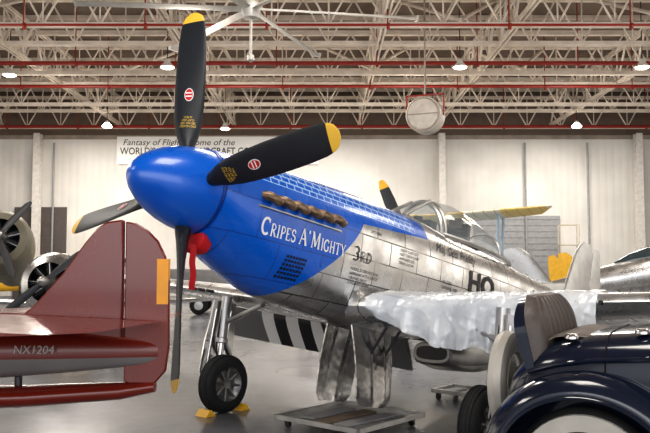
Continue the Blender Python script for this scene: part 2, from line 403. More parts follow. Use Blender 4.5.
# chin intake and red cover
b=MB(); rr=[]
for s,w,h,c in((.118,.13,.045,-.435),(.124,.165,.065,-.44),(.14,.180,.072,-.445),(.24,.17,.07,-.46)):
    rr.append([Vector((s,w*math.copysign(abs(math.cos(a))**.6,math.cos(a)),c+h*math.copysign(abs(math.sin(a))**.7,math.sin(a))+(abs(math.cos(a))**2)*.045)) for a in[2*math.pi*i/28 for i in range(28)]])
b.rings(rr); b.done('intake_cover',red,root,LM)
inv=PM.inverted()
p0=PM@Vector((.10,-.10,-.47))
b=MB(); rows=[]
for i in range(14):
    z=-i*.029; rows.append([inv@(p0+Vector((-.026+.052*j+.006*math.sin(i*.9),-.012-.008*math.sin(i*.7+j),z))) for j in range(2)])
b.grid(rows); b.done('cover_ribbon',red,root,LM,fix=False)
# exhaust stacks
def exhaust(side):
    e=MB(); prev=[]
    for s in [.50+i*(1.60-.50)/16 for i in range(17)]:
        k=.018 if .52<s<1.58 else .0
        prev.append([Vector((s,side*-(surf(s,u)-dy),u)) for u,dy in((-.060,0),(-.052,k),(-.04,k),(-.035,0))])
    e.grid(prev,0)
    for i in range(6):
        s=.56+i*.172; y=surf(s,.03)+.02
        e.tube([(s,side*-y*1.,.055),(s+.03,side*-(y-.06),.050),(s+.08,side*-(y-.095),.030),(s+.125,side*-(y-.10),.005)],[.040,.042,.040,.036],n=12,mi=1)
        e.cyl((s+.12,side*-(y-.10),.008),(s+.128,side*-(y-.1005),.0035),.029,n=12,mi=2)
    return e
for sd in(-1,1): exhaust(sd).done('exhaust_stack_row',[dullal,burnt,black],root,LM)
b=MB()
for i in range(7):
    for j in range(6):
        s=.90+i*.038+j*.010; u=-.60+j*.038
        vs=[Vector((s+a,surf(s+a,u+c,.004),u+c)) for a,c in((-.013,-.012),(.013,-.012),(.013,.012),(-.013,.012))]; b.add(vs,[(0,1,2,3)])
b.done('cowl_vent',black,root,LM,smooth=0,fix=False)
def side_text(txt,s0,s1,uc,size,m,name,shear=0,bold=0.,side=1):
    vs,fs=textmesh(txt,size,shear=shear,bold=bold); xs=[v[0] for v in vs]; ys=[v[1] for v in vs]
    k=(s1-s0)/(max(xs)-min(xs)); x0=min(xs); yc=(max(ys)+min(ys))/2
    bb=MB(); bb.add([Vector((s0+(v[0]-x0)*k,surf(s0+(v[0]-x0)*k,uc+v[1]-yc,.008),uc+v[1]-yc)) for v in vs],fs)
    bb.done(name,m,root,LM,smooth=0,fix=False)
def serif(ch):
    T_,t_=.075,.04; S=lambda x,y,w=.13:([(x-w,y),(x+w,y)],t_*.7)
    arc=lambda cx,cy,rx,ry,a0,a1,n=12:[(cx+rx*math.cos(R(a0+(a1-a0)*i/n)),cy+ry*math.sin(R(a0+(a1-a0)*i/n))) for i in range(n+1)]
    G={'C':([(arc(.42,.5,.36,.47,50,310),T_),([(.66,.72),(.66,.95)],t_)],.76),
     'R':([([(.18,0),(.18,1)],T_),(arc(.3,.74,.28,.24,90,-90),t_*1.3),([(.18,.98),(.3,.98)],t_),([(.18,.5),(.3,.5)],t_),([(.34,.5),(.66,.02)],T_),S(.18,.02),S(.68,.02,.08)],.74),
     'I':([([(.18,0),(.18,1)],T_),S(.18,.02),S(.18,.98)],.34),
     'P':([([(.18,0),(.18,1)],T_),(arc(.3,.72,.28,.26,90,-90),t_*1.3),([(.18,.98),(.3,.98)],t_),([(.18,.46),(.3,.46)],t_),S(.18,.02)],.62),
     'E':([([(.18,0),(.18,1)],T_),([(.1,.97),(.58,.97),(.58,.82)],t_),([(.18,.52),(.48,.52)],t_),([(.1,.03),(.62,.03),(.62,.2)],t_)],.68),
     'S':([(arc(.3,.74,.22,.23,40,255,10)+arc(.3,.27,.23,.24,75,-140,10),T_*.9),([(.5,.72),(.5,.93)],t_),([(.08,.06),(.08,.28)],t_)],.6),
     'A':([([(.1,.02),(.40,1)],t_),([(.40,1),(.72,.02)],T_),([(.22,.36),(.6,.36)],t_),S(.1,.02,.1),S(.72,.02,.12)],.84),
     'M':([([(.14,.02),(.18,1)],t_),([(.18,1),(.48,.1)],T_),([(.48,.1),(.78,1)],t_),([(.80,1),(.84,.02)],T_),S(.14,.02,.1),S(.84,.02,.12),S(.14,.98,.08),S(.84,.98,.08)],1.0),
     'G':([(arc(.42,.5,.36,.47,50,300),T_),([(.66,.72),(.66,.95)],t_),([(.66,.08),(.66,.42)],T_),S(.64,.43,.12)],.80),
     'H':([([(.16,0),(.16,1)],T_),([(.62,0),(.62,1)],T_),([(.16,.52),(.62,.52)],t_),S(.16,.02),S(.16,.98),S(.62,.02),S(.62,.98)],.80),
     'T':([([(.36,0),(.36,1)],T_),([(.04,.80),(.06,.97),(.66,.97),(.68,.80)],t_),S(.36,.02)],.74),
     'Y':([([(.08,.98),(.36,.48)],T_),([(.62,.98),(.36,.48)],t_),([(.36,.5),(.36,.02)],T_),S(.36,.02),S(.08,.98,.1),S(.62,.98,.1)],.70),
     '3':([(arc(.3,.74,.22,.24,140,-80,10)+arc(.3,.26,.25,.25,80,-140,10),T_)],.64),
     'D':([([(.18,0),(.18,1)],T_),(arc(.22,.5,.46,.48,90,-90),T_),([(.06,.98),(.24,.98)],t_),([(.06,.02),(.24,.02)],t_)],.80),
     "'":([([(.1,.98),(.08,.78)],T_*.8)],.2)}
    return G[ch]
def stroke_letters(items,s0,s1,ub,m,name,th=1.0,sh=0.):
    x=0; parts=[]
    for ch,sz in items:
        if ch==' ': x+=sz*.35; continue
        g,w=serif(ch)
        for pts,hw in g: parts.append(([(x+px*sz*.9+sh*py*sz,py*sz) for px,py in pts],hw*sz*th))
        x+=w*sz*.9+sz*.06
    k=(s1-s0)/x; bb=MB()
    for pts,hw in parts:
        P=[]
        for a,b2 in zip(pts,pts[1:]):
            nseg=max(1,int(math.hypot(b2[0]-a[0],b2[1]-a[1])/.03))
            for i in range(nseg): P.append((a[0]+(b2[0]-a[0])*i/nseg,a[1]+(b2[1]-a[1])*i/nseg))
        P.append(pts[-1]); L=[];Rr=[]
        for i,p in enumerate(P):
            q0=P[max(0,i-1)];q1=P[min(len(P)-1,i+1)]; dx,dy=q1[0]-q0[0],q1[1]-q0[1]; l=math.hypot(dx,dy) or 1; nx,ny=-dy/l*hw,dx/l*hw
            for A_,sg in((L,1),(Rr,-1)):
                s=s0+(p[0]+nx*sg)*k; u=ub+p[1]+ny*sg; A_.append(Vector((s,surf(s,u,.007),u)))
        bb.grid([L,Rr])
    bb.done(name,m,root,LM,smooth=0,fix=False)
B_,S_=.150,.112
stroke_letters([('C',B_)]+[(c,S_) for c in 'RIPES']+[(' ',S_),('A',B_),("'",B_),(' ',.02),('M',B_)]+[(c,S_) for c in 'IGHTY'],.57,1.68,-.28,letw,'nose_lettering',1.05)
stroke_letters([('3',.14),('R',.105),('D',.105)],1.80,2.10,-.28,mat('charcoal_lettering',(.05,.05,.055),.5),'nose_number',.7,.05)
side_text("HO",3.98,4.62,-.13,.33,letb,'code_letters',bold=.012)
side_text("M",5.9,6.15,-.1,.42,letb,'code_letters',bold=.012)
side_text("Maj. Geo. Preddy",3.25,4.15,.12,.15,mat('charcoal_lettering',(.05,.05,.055),.5),'cockpit_lettering',shear=.4)
def block(s0,u0,lines,size,gap=.045):
    b=MB()
    for i,t_ in enumerate(lines):
        vs,fs=textmesh(t_,size); b.add([Vector((s0+v[0],surf(s0+v[0],u0-i*gap+v[1],.006),u0-i*gap+v[1])) for v in vs],fs)
    b.done('stencil_lettering',letb,root,LM,smooth=0,fix=False)
block(2.55,-.05,["CREW CHIEF SGT","ASST CREW CHIEF","ARMORER CPL","SERIAL NO 44"],.042)
block(1.80,-.38,["MODEL 51 SERVICE THIS","AIRPLANE WITH GRADE","100 FUEL ONLY","COOLANT DRAIN"],.040,.045)
block(3.4,-.25,["NO STEP","GROUND HERE"],.05,.06)
block(2.05,.04,["LIFT HERE"],.04)
# wing
def airfoil(c,t,N=14):
    up=[];lo=[]
    for i in range(N+1):
        x=(1-math.cos(math.pi*i/N))/2; y=5*t*(.2969*math.sqrt(x)-.126*x-.3516*x*x+.2843*x**3-.1036*x**4); up.append((x*c,y*c*1.05)); lo.append((x*c,-y*c*.85))
    return up[::-1]+lo[1:-1]
WU=-.74
def wing_stat(t):
    if t<.9: le=1.95+(t-.3)*.42
    else: le=2.2+(t-.9)*.125
    te=4.55-(t)*.115; return le,te,WU+t*.075,(.165-.006*t)
def wing(side,t0=0.,t1=5.6):
    rr=[]
    ts=[t0,.3,.6,.9,1.3,1.7,2.2,2.8,3.4,4.,4.6,5.1,5.4,5.55,5.62]
    for t in ts:
        le,te,u,th=wing_stat(t); 
        if t>5.3: k=(t-5.3)/.34; le+=.25*k*k; te-=.15*k*k; th*=1-.5*k
        rr.append([Vector((le+x,side*t,u+y)) for x,y in airfoil(te-le,th)])
    return rr
wmt=NT('wing_aluminium_panels'); x=wmt.xyz(); p=wmt.brick(wmt.comb(x[1],x[0]),.8,.45,.006,(.58,.58,.58),(.72,.72,.72),(.2,.2,.2)); wmt.l.new(p.outputs['Color'],wmt.b.inputs['Base Color']); wmt.b.inputs['Metallic'].default_value=.9
wmt.l.new(wmt.ramp(wmt.noise(4,4),.3,.7,.2,.4),wmt.b.inputs['Roughness'])
stp=NT('black_white_recognition_stripes'); x=stp.xyz(); fr_=stp.M('FRACT',stp.M('MULTIPLY',x[1],1/.44)); zone=stp.M('MULTIPLY',stp.M('GREATER_THAN',x[1],.88),stp.M('LESS_THAN',x[1],2.86)); mk=stp.M('GREATER_THAN',fr_,.5)
stp.l.new(stp.mix(zone,(.16,.16,.16),stp.mix(mk,(.86,.86,.84),(.010,.010,.012))),stp.b.inputs['Base Color']); stp.b.inputs['Roughness'].default_value=.45
for side in(-1,1):
    b=MB(); b.rings(wing(side)); b.done('wing',wmt.m,root,LM)
    for k in range(3):
        b=MB(); t=2.25+k*.2; le,te,u,th=wing_stat(t); b.cyl((le-(.10 if side>0 else .02),side*t,u+.0),(le+.1,side*t,u+.0),.018,.025,n=12)
        b.done('gun_barrel',dgrey,root,LM)
    b=MB(); rr=[]
    for t in [.5+i*.24 for i in range(14)]:
        le,te,u,th=wing_stat(t); fa=R(60 if side>0 else 20); c0=Vector((te-.36,side*t,u-.12 if side>0 else u-.06)); dx=Vector((math.cos(fa),0,-math.sin(fa))); nz=Vector((math.sin(fa),0,math.cos(fa)))
        rr.append([c0+dx*(x*.98)+nz*y*1.2 for x,y in airfoil(.50,.12,8)])
    b.rings(rr); b.done('wing_flap',stp.m if side>0 else mat('dark_grey_flap',(.16,.16,.16),.4,.6),root,LM)  # far flap striped, near flap plain dark grey metal
# belly radiator scoop
b=MB(); rr=[]
for s,top,bot,w in((4.0,-.90,-1.13,.25),(4.03,-.88,-1.16,.28),(4.3,-.8,-1.20,.32),(4.8,-.7,-1.18,.33),(5.4,-.6,-1.08,.30),(6.0,-.5,-.88,.25),(6.6,-.4,-.6,.18)):
    c=(top+bot)/2;h=(top-bot)/2; rr.append([Vector((s,w*math.copysign(abs(math.cos(a))**.65,math.cos(a)),c+h*math.copysign(abs(math.sin(a))**.65,math.sin(a)))) for a in[2*math.pi*i/28 for i in range(28)]])
b.rings(rr); b.done('radiator_scoop',mat('dark_belly_aluminium',(.30,.295,.29),.38,.9,.2,4),root,LM)
b=MB(); b.rings([[Vector((s,.21*math.copysign(abs(math.cos(a))**.65,math.cos(a)),-1.015+.08*math.copysign(abs(math.sin(a))**.65,math.sin(a)))) for a in[2*math.pi*i/28 for i in range(28)]] for s in(3.985,4.02)]); b.done('scoop_mouth',black,root,LM)
# tail
def surf2(rootLE,rootTE,tipLE,tipTE,zr,zt,th,vertical,side=1,o=0.2,rounded=True):
    rr=[]
    for i in range(11):
        k=i/10
        le=rootLE+(tipLE-rootLE)*k; te=rootTE+(tipTE-rootTE)*k; z=zr+(zt-zr)*k
        if rounded and k>.8: q=(k-.8)/.2; c=(te-le); le+=c*.28*q*q; te-=c*.12*q*q
        af=airfoil(te-le,th)
        rr.append([Vector((le+x,y,z)) if vertical else Vector((le+x,side*z,o+y)) for x,y in af])
    return rr
b=MB(); b.rings(surf2(7.5,8.62,8.15,8.72,.12,1.25,.09,True)); b.rings(surf2(6.2,8.2,7.75,8.2,.22,.45,.03,True,rounded=False)); b.done('tail_fin',dullal,root,LM)
b=MB(); b.rings(surf2(8.63,9.25,8.73,9.05,-.05,1.22,.06,True)); b.done('rudder',dullal,root,LM)
for side in(-1,1):
    b=MB(); b.rings(surf2(7.75,8.75,8.1,8.65,.05,2.0,.09,False,side,.18)); b.done('horizontal_stabilizer',dullal,root,LM)
tg=PM@Vector((7.5,0,-.2)); tgz=inv@Vector((tg.x,tg.y,.16))
b=MB(); b.cyl((7.5,0,-.25),tgz,.03); tl_=b.done('tail_wheel_leg',dullal,root,LM)
b=MB(); b.lathe(tyre_prof(.16,.10,.06),tgz,(0,1,0),n=20,loop=True); b.lathe([(0,-.03),(.07,-.03),(.07,.03),(0,.03)],tgz,(0,1,0),n=16); b.done('tail_wheel',rubber,root,LM)
# canopy
glass=NT('canopy_glass'); glass.b.inputs['Base Color'].default_value=(.42,.48,.50,1)
glass.l.new(glass.ramp(glass.noise(3,2),.3,.7,.02,.06),glass.b.inputs['Roughness']); glass.b.inputs['Alpha'].default_value=.32; glass.b.inputs['Coat Weight'].default_value=1.; glass.b.inputs['Coat Roughness'].default_value=.02
CN=[(3.5,.31,.74),(3.7,.34,.80),(4.0,.355,.825),(4.35,.35,.80),(4.7,.33,.73),(5.0,.29,.63),(5.3,.23,.51),(5.55,.12,.38)]
def carc(s,w,h,basez=.34,g=0,N=14): return [Vector((s,(w+g)*math.cos(math.pi*i/N),basez+(h-basez+g)*math.sin(math.pi*i/N))) for i in range(N+1)]
b=MB(); b.grid([carc(*c) for c in CN]); b.done('canopy_glass',glass.m,root,LM,fix=False)
b=MB(); A=[Vector((2.95,-.15,.44)),Vector((2.95,.15,.44)),Vector((3.45,.13,.74)),Vector((3.45,-.13,.74))]
b.add(A,[(0,1,2,3)])
for sd in(-1,1): b.add([Vector((2.95,sd*.15,.44)),Vector((3.40,sd*.34,.30)),Vector((3.52,sd*.30,.47)),Vector((3.50,sd*.25,.63)),Vector((3.45,sd*.13,.74))],[(0,1,2,3,4)])
b.done('windscreen_glass',glass.m,root,LM,fix=False)
b=MB(); b.tube(carc(3.50,.31,.74,g=.005),.030,n=8); b.tube(carc(3.58,.32,.765,g=.004),.020,n=8); b.tube(carc(4.95,.297,.645,g=.004),.014,n=8)
for sd in(-1,1):
    b.tube([(2.95,sd*.15,.44),(3.22,sd*.14,.60),(3.48,sd*.13,.74)],.022,n=8)
    b.tube([(2.95,sd*.15,.44),(3.2,sd*.27,.37),(3.5,sd*.345,.30)],.025,n=8)
    b.tube([Vector((c[0],sd*(c[1]+.01),.34)) for c in CN],.026,n=8)
b.tube([(2.95,-.15,.44),(2.95,.15,.44)],.016,n=8); b.done('canopy_frame',dullal,root,LM)
b=MB(); b.box((4.05,0,.36),(.9,.5,.04),mi=0); b.box((4.35,0,.50),(.07,.34,.30),mi=0); b.box((4.3,0,.65),(.06,.18,.13),mi=1); b.box((3.5,0,.44),(.16,.38,.12),mi=0); b.lathe([(0,0),(.06,.01),(.06,.04),(0,.05)],(3.45,0,.51),(0,0,1),n=12)
b.done('cockpit_interior',[black,leather],root,LM)
# main gear
GS,GU,GT=2.28,-1.662,1.84; WO=.13
hubm=mat('dark_cast_hub',(.26,.255,.25),.4,.8,.2,8)
def gear(side):
    y=side*GT
    g=MB()
    g.cyl((GS-.02,y,-.64),(GS-.01,y,-1.19),.062,.06,n=18); g.cyl((GS-.01,y,-1.16),(GS,y,-1.56),.04,n=18,mi=1)
    g.lathe([(.062,0),(.078,.01),(.078,.06),(.062,.07)],(GS-.01,y,-1.20),(0,0,1),n=18)
    g.tube([(GS,y,-1.54),(GS+.02,y+side*-.02,-1.63),(GS,y+side*-WO,GU)],[.045,.05,.04],n=12)
    g.box((GS+.11,y,-1.28),(.20,.07,.03),Matrix.Rotation(R(50),3,'Y')); g.box((GS+.11,y,-1.42),(.20,.07,.03),Matrix.Rotation(R(-50),3,'Y'))
    g.tube([(GS-.07,y,-.8),(GS-.08,y,-1.2),(GS-.03,y,-1.45),(GS+.02,y-side*.06,-1.58)],.01,n=6,mi=2)
    g.cyl((GS,y,-.95),(GS+.05,y-side*.55,-.72),.03,n=10)
    go=g.done('main_landing_gear',[dullal,chrome,black],root,LM)
    t=MB(); o=(GS,y-side*WO,GU); t.lathe(tyre_prof(.332,.20,.20),o,(0,1,0),n=44,loop=True)
    for q in(-.05,-.018,.018,.05): t.tube([(GS+.326*math.cos(a),y-side*WO+q,GU+.326*math.sin(a)) for a in[2*math.pi*i/40 for i in range(40)]],.009,n=5,closed=True)
    t.done('tyre',rubber,go)
    h=MB(); h.lathe([(.0,-.07),(.05,-.075),(.06,-.045),(.15,-.03),(.185,-.06),(.205,-.10),(.215,-.095),(.215,.095),(.205,.10),(.185,.06),(.15,.03),(.06,.045),(.05,.075),(0,.07)],o,(0,1,0),n=32)
    for i in range(8):
        a=i*math.pi/4
        for q in(-.05,.05): h.cyl((GS+.05*math.cos(a),y-side*WO+q,GU+.05*math.sin(a)),(GS+.19*math.cos(a),y-side*WO+q*1.4,GU+.19*math.sin(a)),.018,.014,n=8)
    h.done('wheel_hub',hubm,go)
    dpoly=[(-.16,-.70),(.20,-.70),(.24,-1.0),(.26,-1.3),(.24,-1.52),(.16,-1.68),(.02,-1.76),(-.12,-1.72),(-.20,-1.55),(-.20,-1.2),(-.17,-.95)]
    dd=MB(); fn=lambda a,c,th:Vector((GS+.03+a,y+side*(.10+(-.76-c)*.05)+th,c))
    dd.prism(dpoly,.02,fn)
    for k in(-.1,.02,.14): dd.prism([(k-.01,-.8),(k+.01,-.8),(k+.01,-1.55),(k-.01,-1.55)],.035,fn)
    dd.done('gear_strut_door',chrome,root,LM)
gear(-1); gear(1)
dm=NT('dented_polished_aluminium'); dn=dm.noise(2.6,3); dm.l.new(dm.mix(dm.ramp(dn,.35,.65),(.34,.33,.32),(.66,.65,.64)),dm.b.inputs['Base Color']); dm.b.inputs['Metallic'].default_value=.95; dm.b.inputs['Roughness'].default_value=.2; dm.bump(dm.noise(4.5,2),.45,.04); doorm=dm.m
for side in(-1,1):
    d_=MB(); F=[];Bk=[]
    NS,NU=40,30
    for j in range(NU+1):
        f=j/NU; u=-.86-.82*f; s0=2.22+.08*f; s1=2.90-.04*f
        if f>.86: q=(f-.86)/.14; s0+=.06*q*q; s1-=.10*q*q
        r0=[];r1=[]
        for i in range(NS+1):
            g=i/NS; s=s0+(s1-s0)*g
            rib=.012*max(0,1-abs(g-.33)/.04)+.012*max(0,1-abs(g-.68)/.04)
            y=.15+.11*math.sin(f*1.7)+.06*math.sin(math.pi*g)+rib*(1 if .05<f<.95 and .05<g<.95 else 0)
            r0.append(Vector((s,side*y,u))); r1.append(Vector((s,side*(y+.018),u)))
        F.append(r0);Bk.append(r1)
    d_.grid(F); d_.grid(Bk)
    for e in(0,-1): d_.grid([F[e],Bk[e]]); d_.grid([[r[e] for r in F],[r[e] for r in Bk]])
    d_.done('inner_gear_door',doorm,root,LM,smooth=30)
    d_=MB(); d_.cyl((2.30,side*.17,-.86),(2.82,side*.17,-.86),.018,n=8); d_.cyl((2.45,side*.27,-1.15),(2.45,side*.48,-.80),.016,n=8); d_.cyl((2.70,side*.27,-1.15),(2.70,side*.48,-.80),.016,n=8); d_.done('door_hinge',dgrey,root,LM)
# plastic sheet over the near wing leading edge
def sheet():
    rows=[]; n1,n2=180,100
    for i in range(n1):
        t=.47+(2.62-.47)*i/(n1-1); le,te,u,th=wing_stat(t); af=airfoil(te-le,th,40); row=[]
        up=[(x,y) for x,y in af[:41] if x<1.25]
        path=[(x,y+.016) for x,y in up]; path[-1]=(-.018,.0)
        hang=.39+.035*math.sin(t*4+1)+.02*math.sin(t*11)+.012*math.sin(t*23)
        hang*=min(1,(t-.40)*1.5)
        ph=t*26+2.2*math.sin(t*3.1)
        for k in range(1,9): path.append((-.026+.05*(k/8)**2+.022*(k/8)*math.sin(ph)+.012*(k/8)*math.sin(ph*2.3+k*.2),-hang*k/8))
        ds=[0]
        for a,b2 in zip(path,path[1:]): ds.append(ds[-1]+math.hypot(a[0]-b2[0],a[1]-b2[1]))
        for j in range(n2):
            q=ds[-1]*j/(n2-1); k=0
            while k<len(ds)-2 and ds[k+1]<q: k+=1
            f=(q-ds[k])/max(1e-6,ds[k+1]-ds[k]); X=path[k][0]+(path[k+1][0]-path[k][0])*f; Y=path[k][1]+(path[k+1][1]-path[k][1])*f
            f1=1-abs(noise.noise(Vector((t*4.2+q*1.1,q*.6,0)))); f2=1-abs(noise.noise(Vector((t*3.0-q*3.6,t*2+q*4.0,7)))); f3=1-abs(noise.noise(Vector((t*11+q*6,q*5-t*3,11))))
            w=f1**16*.010+f2**16*.010+f3**14*.005
            row.append(Vector((le+X-w*.9-.005,-t,u+Y+w*.8*(1 if X>0 else .2))))
        rows.append(row)
    return rows
b=MB(); b.grid(sheet())
sm=NT('milky_wrinkled_plastic_sheet'); nn=sm.noise(4,3,rough=.5); n3=sm.noise(18,3,rough=.5); sm.l.new(sm.mix(sm.ramp(nn,.3,.7),(.80,.85,.92),(.95,.98,1.0)),sm.b.inputs['Base Color']); sm.b.inputs['Roughness'].default_value=.2; sm.bump(n3,.12,.008)
sm.b.inputs['Specular IOR Level'].default_value=.8; sm.b.inputs['Coat Weight'].default_value=.4
sm.l.new(sm.ramp(nn,.38,.62,.66,.82),sm.b.inputs['Alpha'])
b.done('plastic_dust_sheet',sm.m,mx=PM,smooth=60,label='wrinkled translucent plastic sheet draped over the silver wing edge',cat='plastic sheet',fix=False)
# chocks
def chock(x,y,rot):
    b=MB(); b.prism([(-.075,0),(.075,0),(.015,.075),(-.015,.075)],.20,lambda a,c,t:Vector((a,t,c)))
    b.done('wheel_chock',yellow,mx=T(x,y,.0)@Rz(rot),bevel=.006,smooth=0,label='yellow wedge wheel chock against the fighter tyre',cat='wheel chock',group='yellow wheel chocks')
wf=PM@Vector((GS,GT-WO,GU))
chock(wf.x-.27*ax.x,wf.y-.27*ax.y,90-41); chock(wf.x+.27*ax.x,wf.y+.27*ax.y,90-41)
# ------------------------------------------------------------------ drip tray dolly
def dolly(x,y,rot,w,l,label,planks=3):
    r=empty('drip_tray_dolly',T(x,y,0)@Rz(rot),label,'drip tray')
    b=MB(); b.box((0,0,.095),(w,l,.012))
    for sx in(-1,1): b.box((sx*w/2,0,.115),(.03,l+.03,.05)); 
    for sy in(-1,1): b.box((0,sy*l/2,.115),(w+.03,.03,.05))
    b.done('tray',dullal,r,smooth=0,bevel=.003)
    for i in range(planks):
        b=MB(); b.box((-w*.25+i*w*.24,random.uniform(-.05,.05),.112),(w*.16,l*random.uniform(.6,.8),.02),Matrix.Rotation(random.uniform(-.08,.08),3,'Z'))
        b.done('wood_plank',wood if i%2 else greyp,r,smooth=0,bevel=.003)
    for sx in(-1,1):
        for sy in(-1,1):
            b=MB(); b.cyl((sx*w*.42-.0,sy*l*.42-.015,.035),(sx*w*.42,sy*l*.42+.015,.035),.035,n=14); b.box((sx*w*.42,sy*l*.42,.07),(.05,.05,.04)); b.done('caster',black,r)
dolly(.27,8.2,-41.2,1.12,1.12,'low aluminium drip tray on casters holding wooden boards')
dolly(1.85,9.75,-41.2,.8,.5,'small low aluminium drip tray on casters',1)
# ------------------------------------------------------------------ red tailed racer
rt=empty('racing_airplane_tail',T(-2.2,5.0,0),'deep red airplane tail with orange square and registration letters','airplane tail')
RM=Rz(-6)
b=MB(); rr=[]
for s,zc,h,w in((-3.2,1.05,.33,.34),(-2.2,1.09,.28,.29),(-1.2,1.12,.235,.22),(-.2,1.15,.185,.16),(.5,1.165,.14,.11),(1.0,1.17,.09,.05),(1.14,1.17,.06,.02)):
    rr.append([Vector((s,w*math.cos(a),zc+h*math.sin(a))) for a in[2*math.pi*i/32 for i in range(32)]])
b.rings(rr)
fz=NT('red_over_grey_fuselage'); xx=fz.xyz(); gn=fz.noise(4,3); fz.l.new(fz.mix(fz.M('GREATER_THAN',xx[2],fz.ramp(xx[0],-1.2,1.1,1.10,1.14)),fz.mix(gn,(.15,.14,.135),(.23,.215,.21)),(.155,.015,.007)),fz.b.inputs['Base Color']); fz.b.inputs['Roughness'].default_value=.3; fz.b.inputs['Coat Weight'].default_value=.2
b.done('fuselage',fz.m,rt,RM)
finp=[(.0,1.22),(.12,1.32),(.30,1.46),(.5,1.68),(.64,1.87),(.72,1.965),(.78,2.005),(.88,2.02),(.90,2.015),(.90,1.18)]
def airfoil_prism(b,poly,th,mi=None):
    b.prism(poly,th,lambda a,c,t:Vector((a,t,c)),mi)
b=MB(); airfoil_prism(b,finp,.05); b.done('tail_fin',darkred,rt,RM,bevel=.012)
rud=[(.912,.98),(.912,2.01),(.98,1.995),(1.06,1.95),(1.13,1.88),(1.18,1.78),(1.205,1.62),(1.21,1.2),(1.19,1.05),(1.12,.97),(1.0,.95)]
b=MB(); airfoil_prism(b,rud,.035); b.done('rudder',darkred,rt,RM,bevel=.01)
b=MB(); b.box((1.165,0,1.62),(.075,.042,.29)); b.done('orange_marking',orange,rt,RM,smooth=0)
for sd in(-1,1):
    b=MB(); rr=[]
    for i in range(9):
        k=i/8; y=sd*(.05+k*.95); le=-.75+.35*k+ (.3*((k-.75)/.25)**2 if k>.75 else 0); te=1.16-.12*k-(.2*((k-.75)/.25)**2 if k>.75 else 0)
        rr.append([Vector((le+x,y,1.365+z)) for x,z in airfoil(te-le,.045)])
    b.rings(rr); b.done('horizontal_stabilizer',darkred,rt,RM)
b=MB(); rr=[]
for s,zc,h,w in((-2.6,.74,.11,.22),(-1.6,.79,.10,.21),(-.6,.84,.09,.19),(.3,.88,.07,.14),(.9,.92,.055,.08),(1.12,.95,.035,.03)):
    rr.append([Vector((s,w*math.cos(a),zc+h*math.sin(a))) for a in[2*math.pi*j/20 for j in range(20)]])
b.rings(rr); b.done('tail_fairing',darkred,rt,RM)
for s_ in(-2.0,-1.2,-.5,.2):
    b=MB(); b.cyl((s_,0,.80),(s_,0,1.0),.025,n=8); b.done('fairing_bracket',dgrey,rt,RM)
vs,fs=textmesh("NX1204",.075,shear=.15); b=MB()
b.add([Vector((v_[0]+.24,-(.152-.08*v_[0])-.006,1.165+v_[1])) for v_ in vs],fs)
b.done('registration_lettering',mat('pale_registration_ink',(.36,.32,.29),.5),rt,RM,smooth=0,fix=False)
b=MB(); b.cyl((-.55,0,.03),(-.55,0,.69),.05,n=14); b.lathe([(.28,0),(.28,.03),(.06,.06)],(-.55,0,0),(0,0,1),n=24); b.box((-.55,0,.70),(.3,.34,.05)); b.done('tail_stand',greyp,mx=rt.matrix_local@RM,label='grey pedestal stand holding up the red airplane tail',cat='stand')
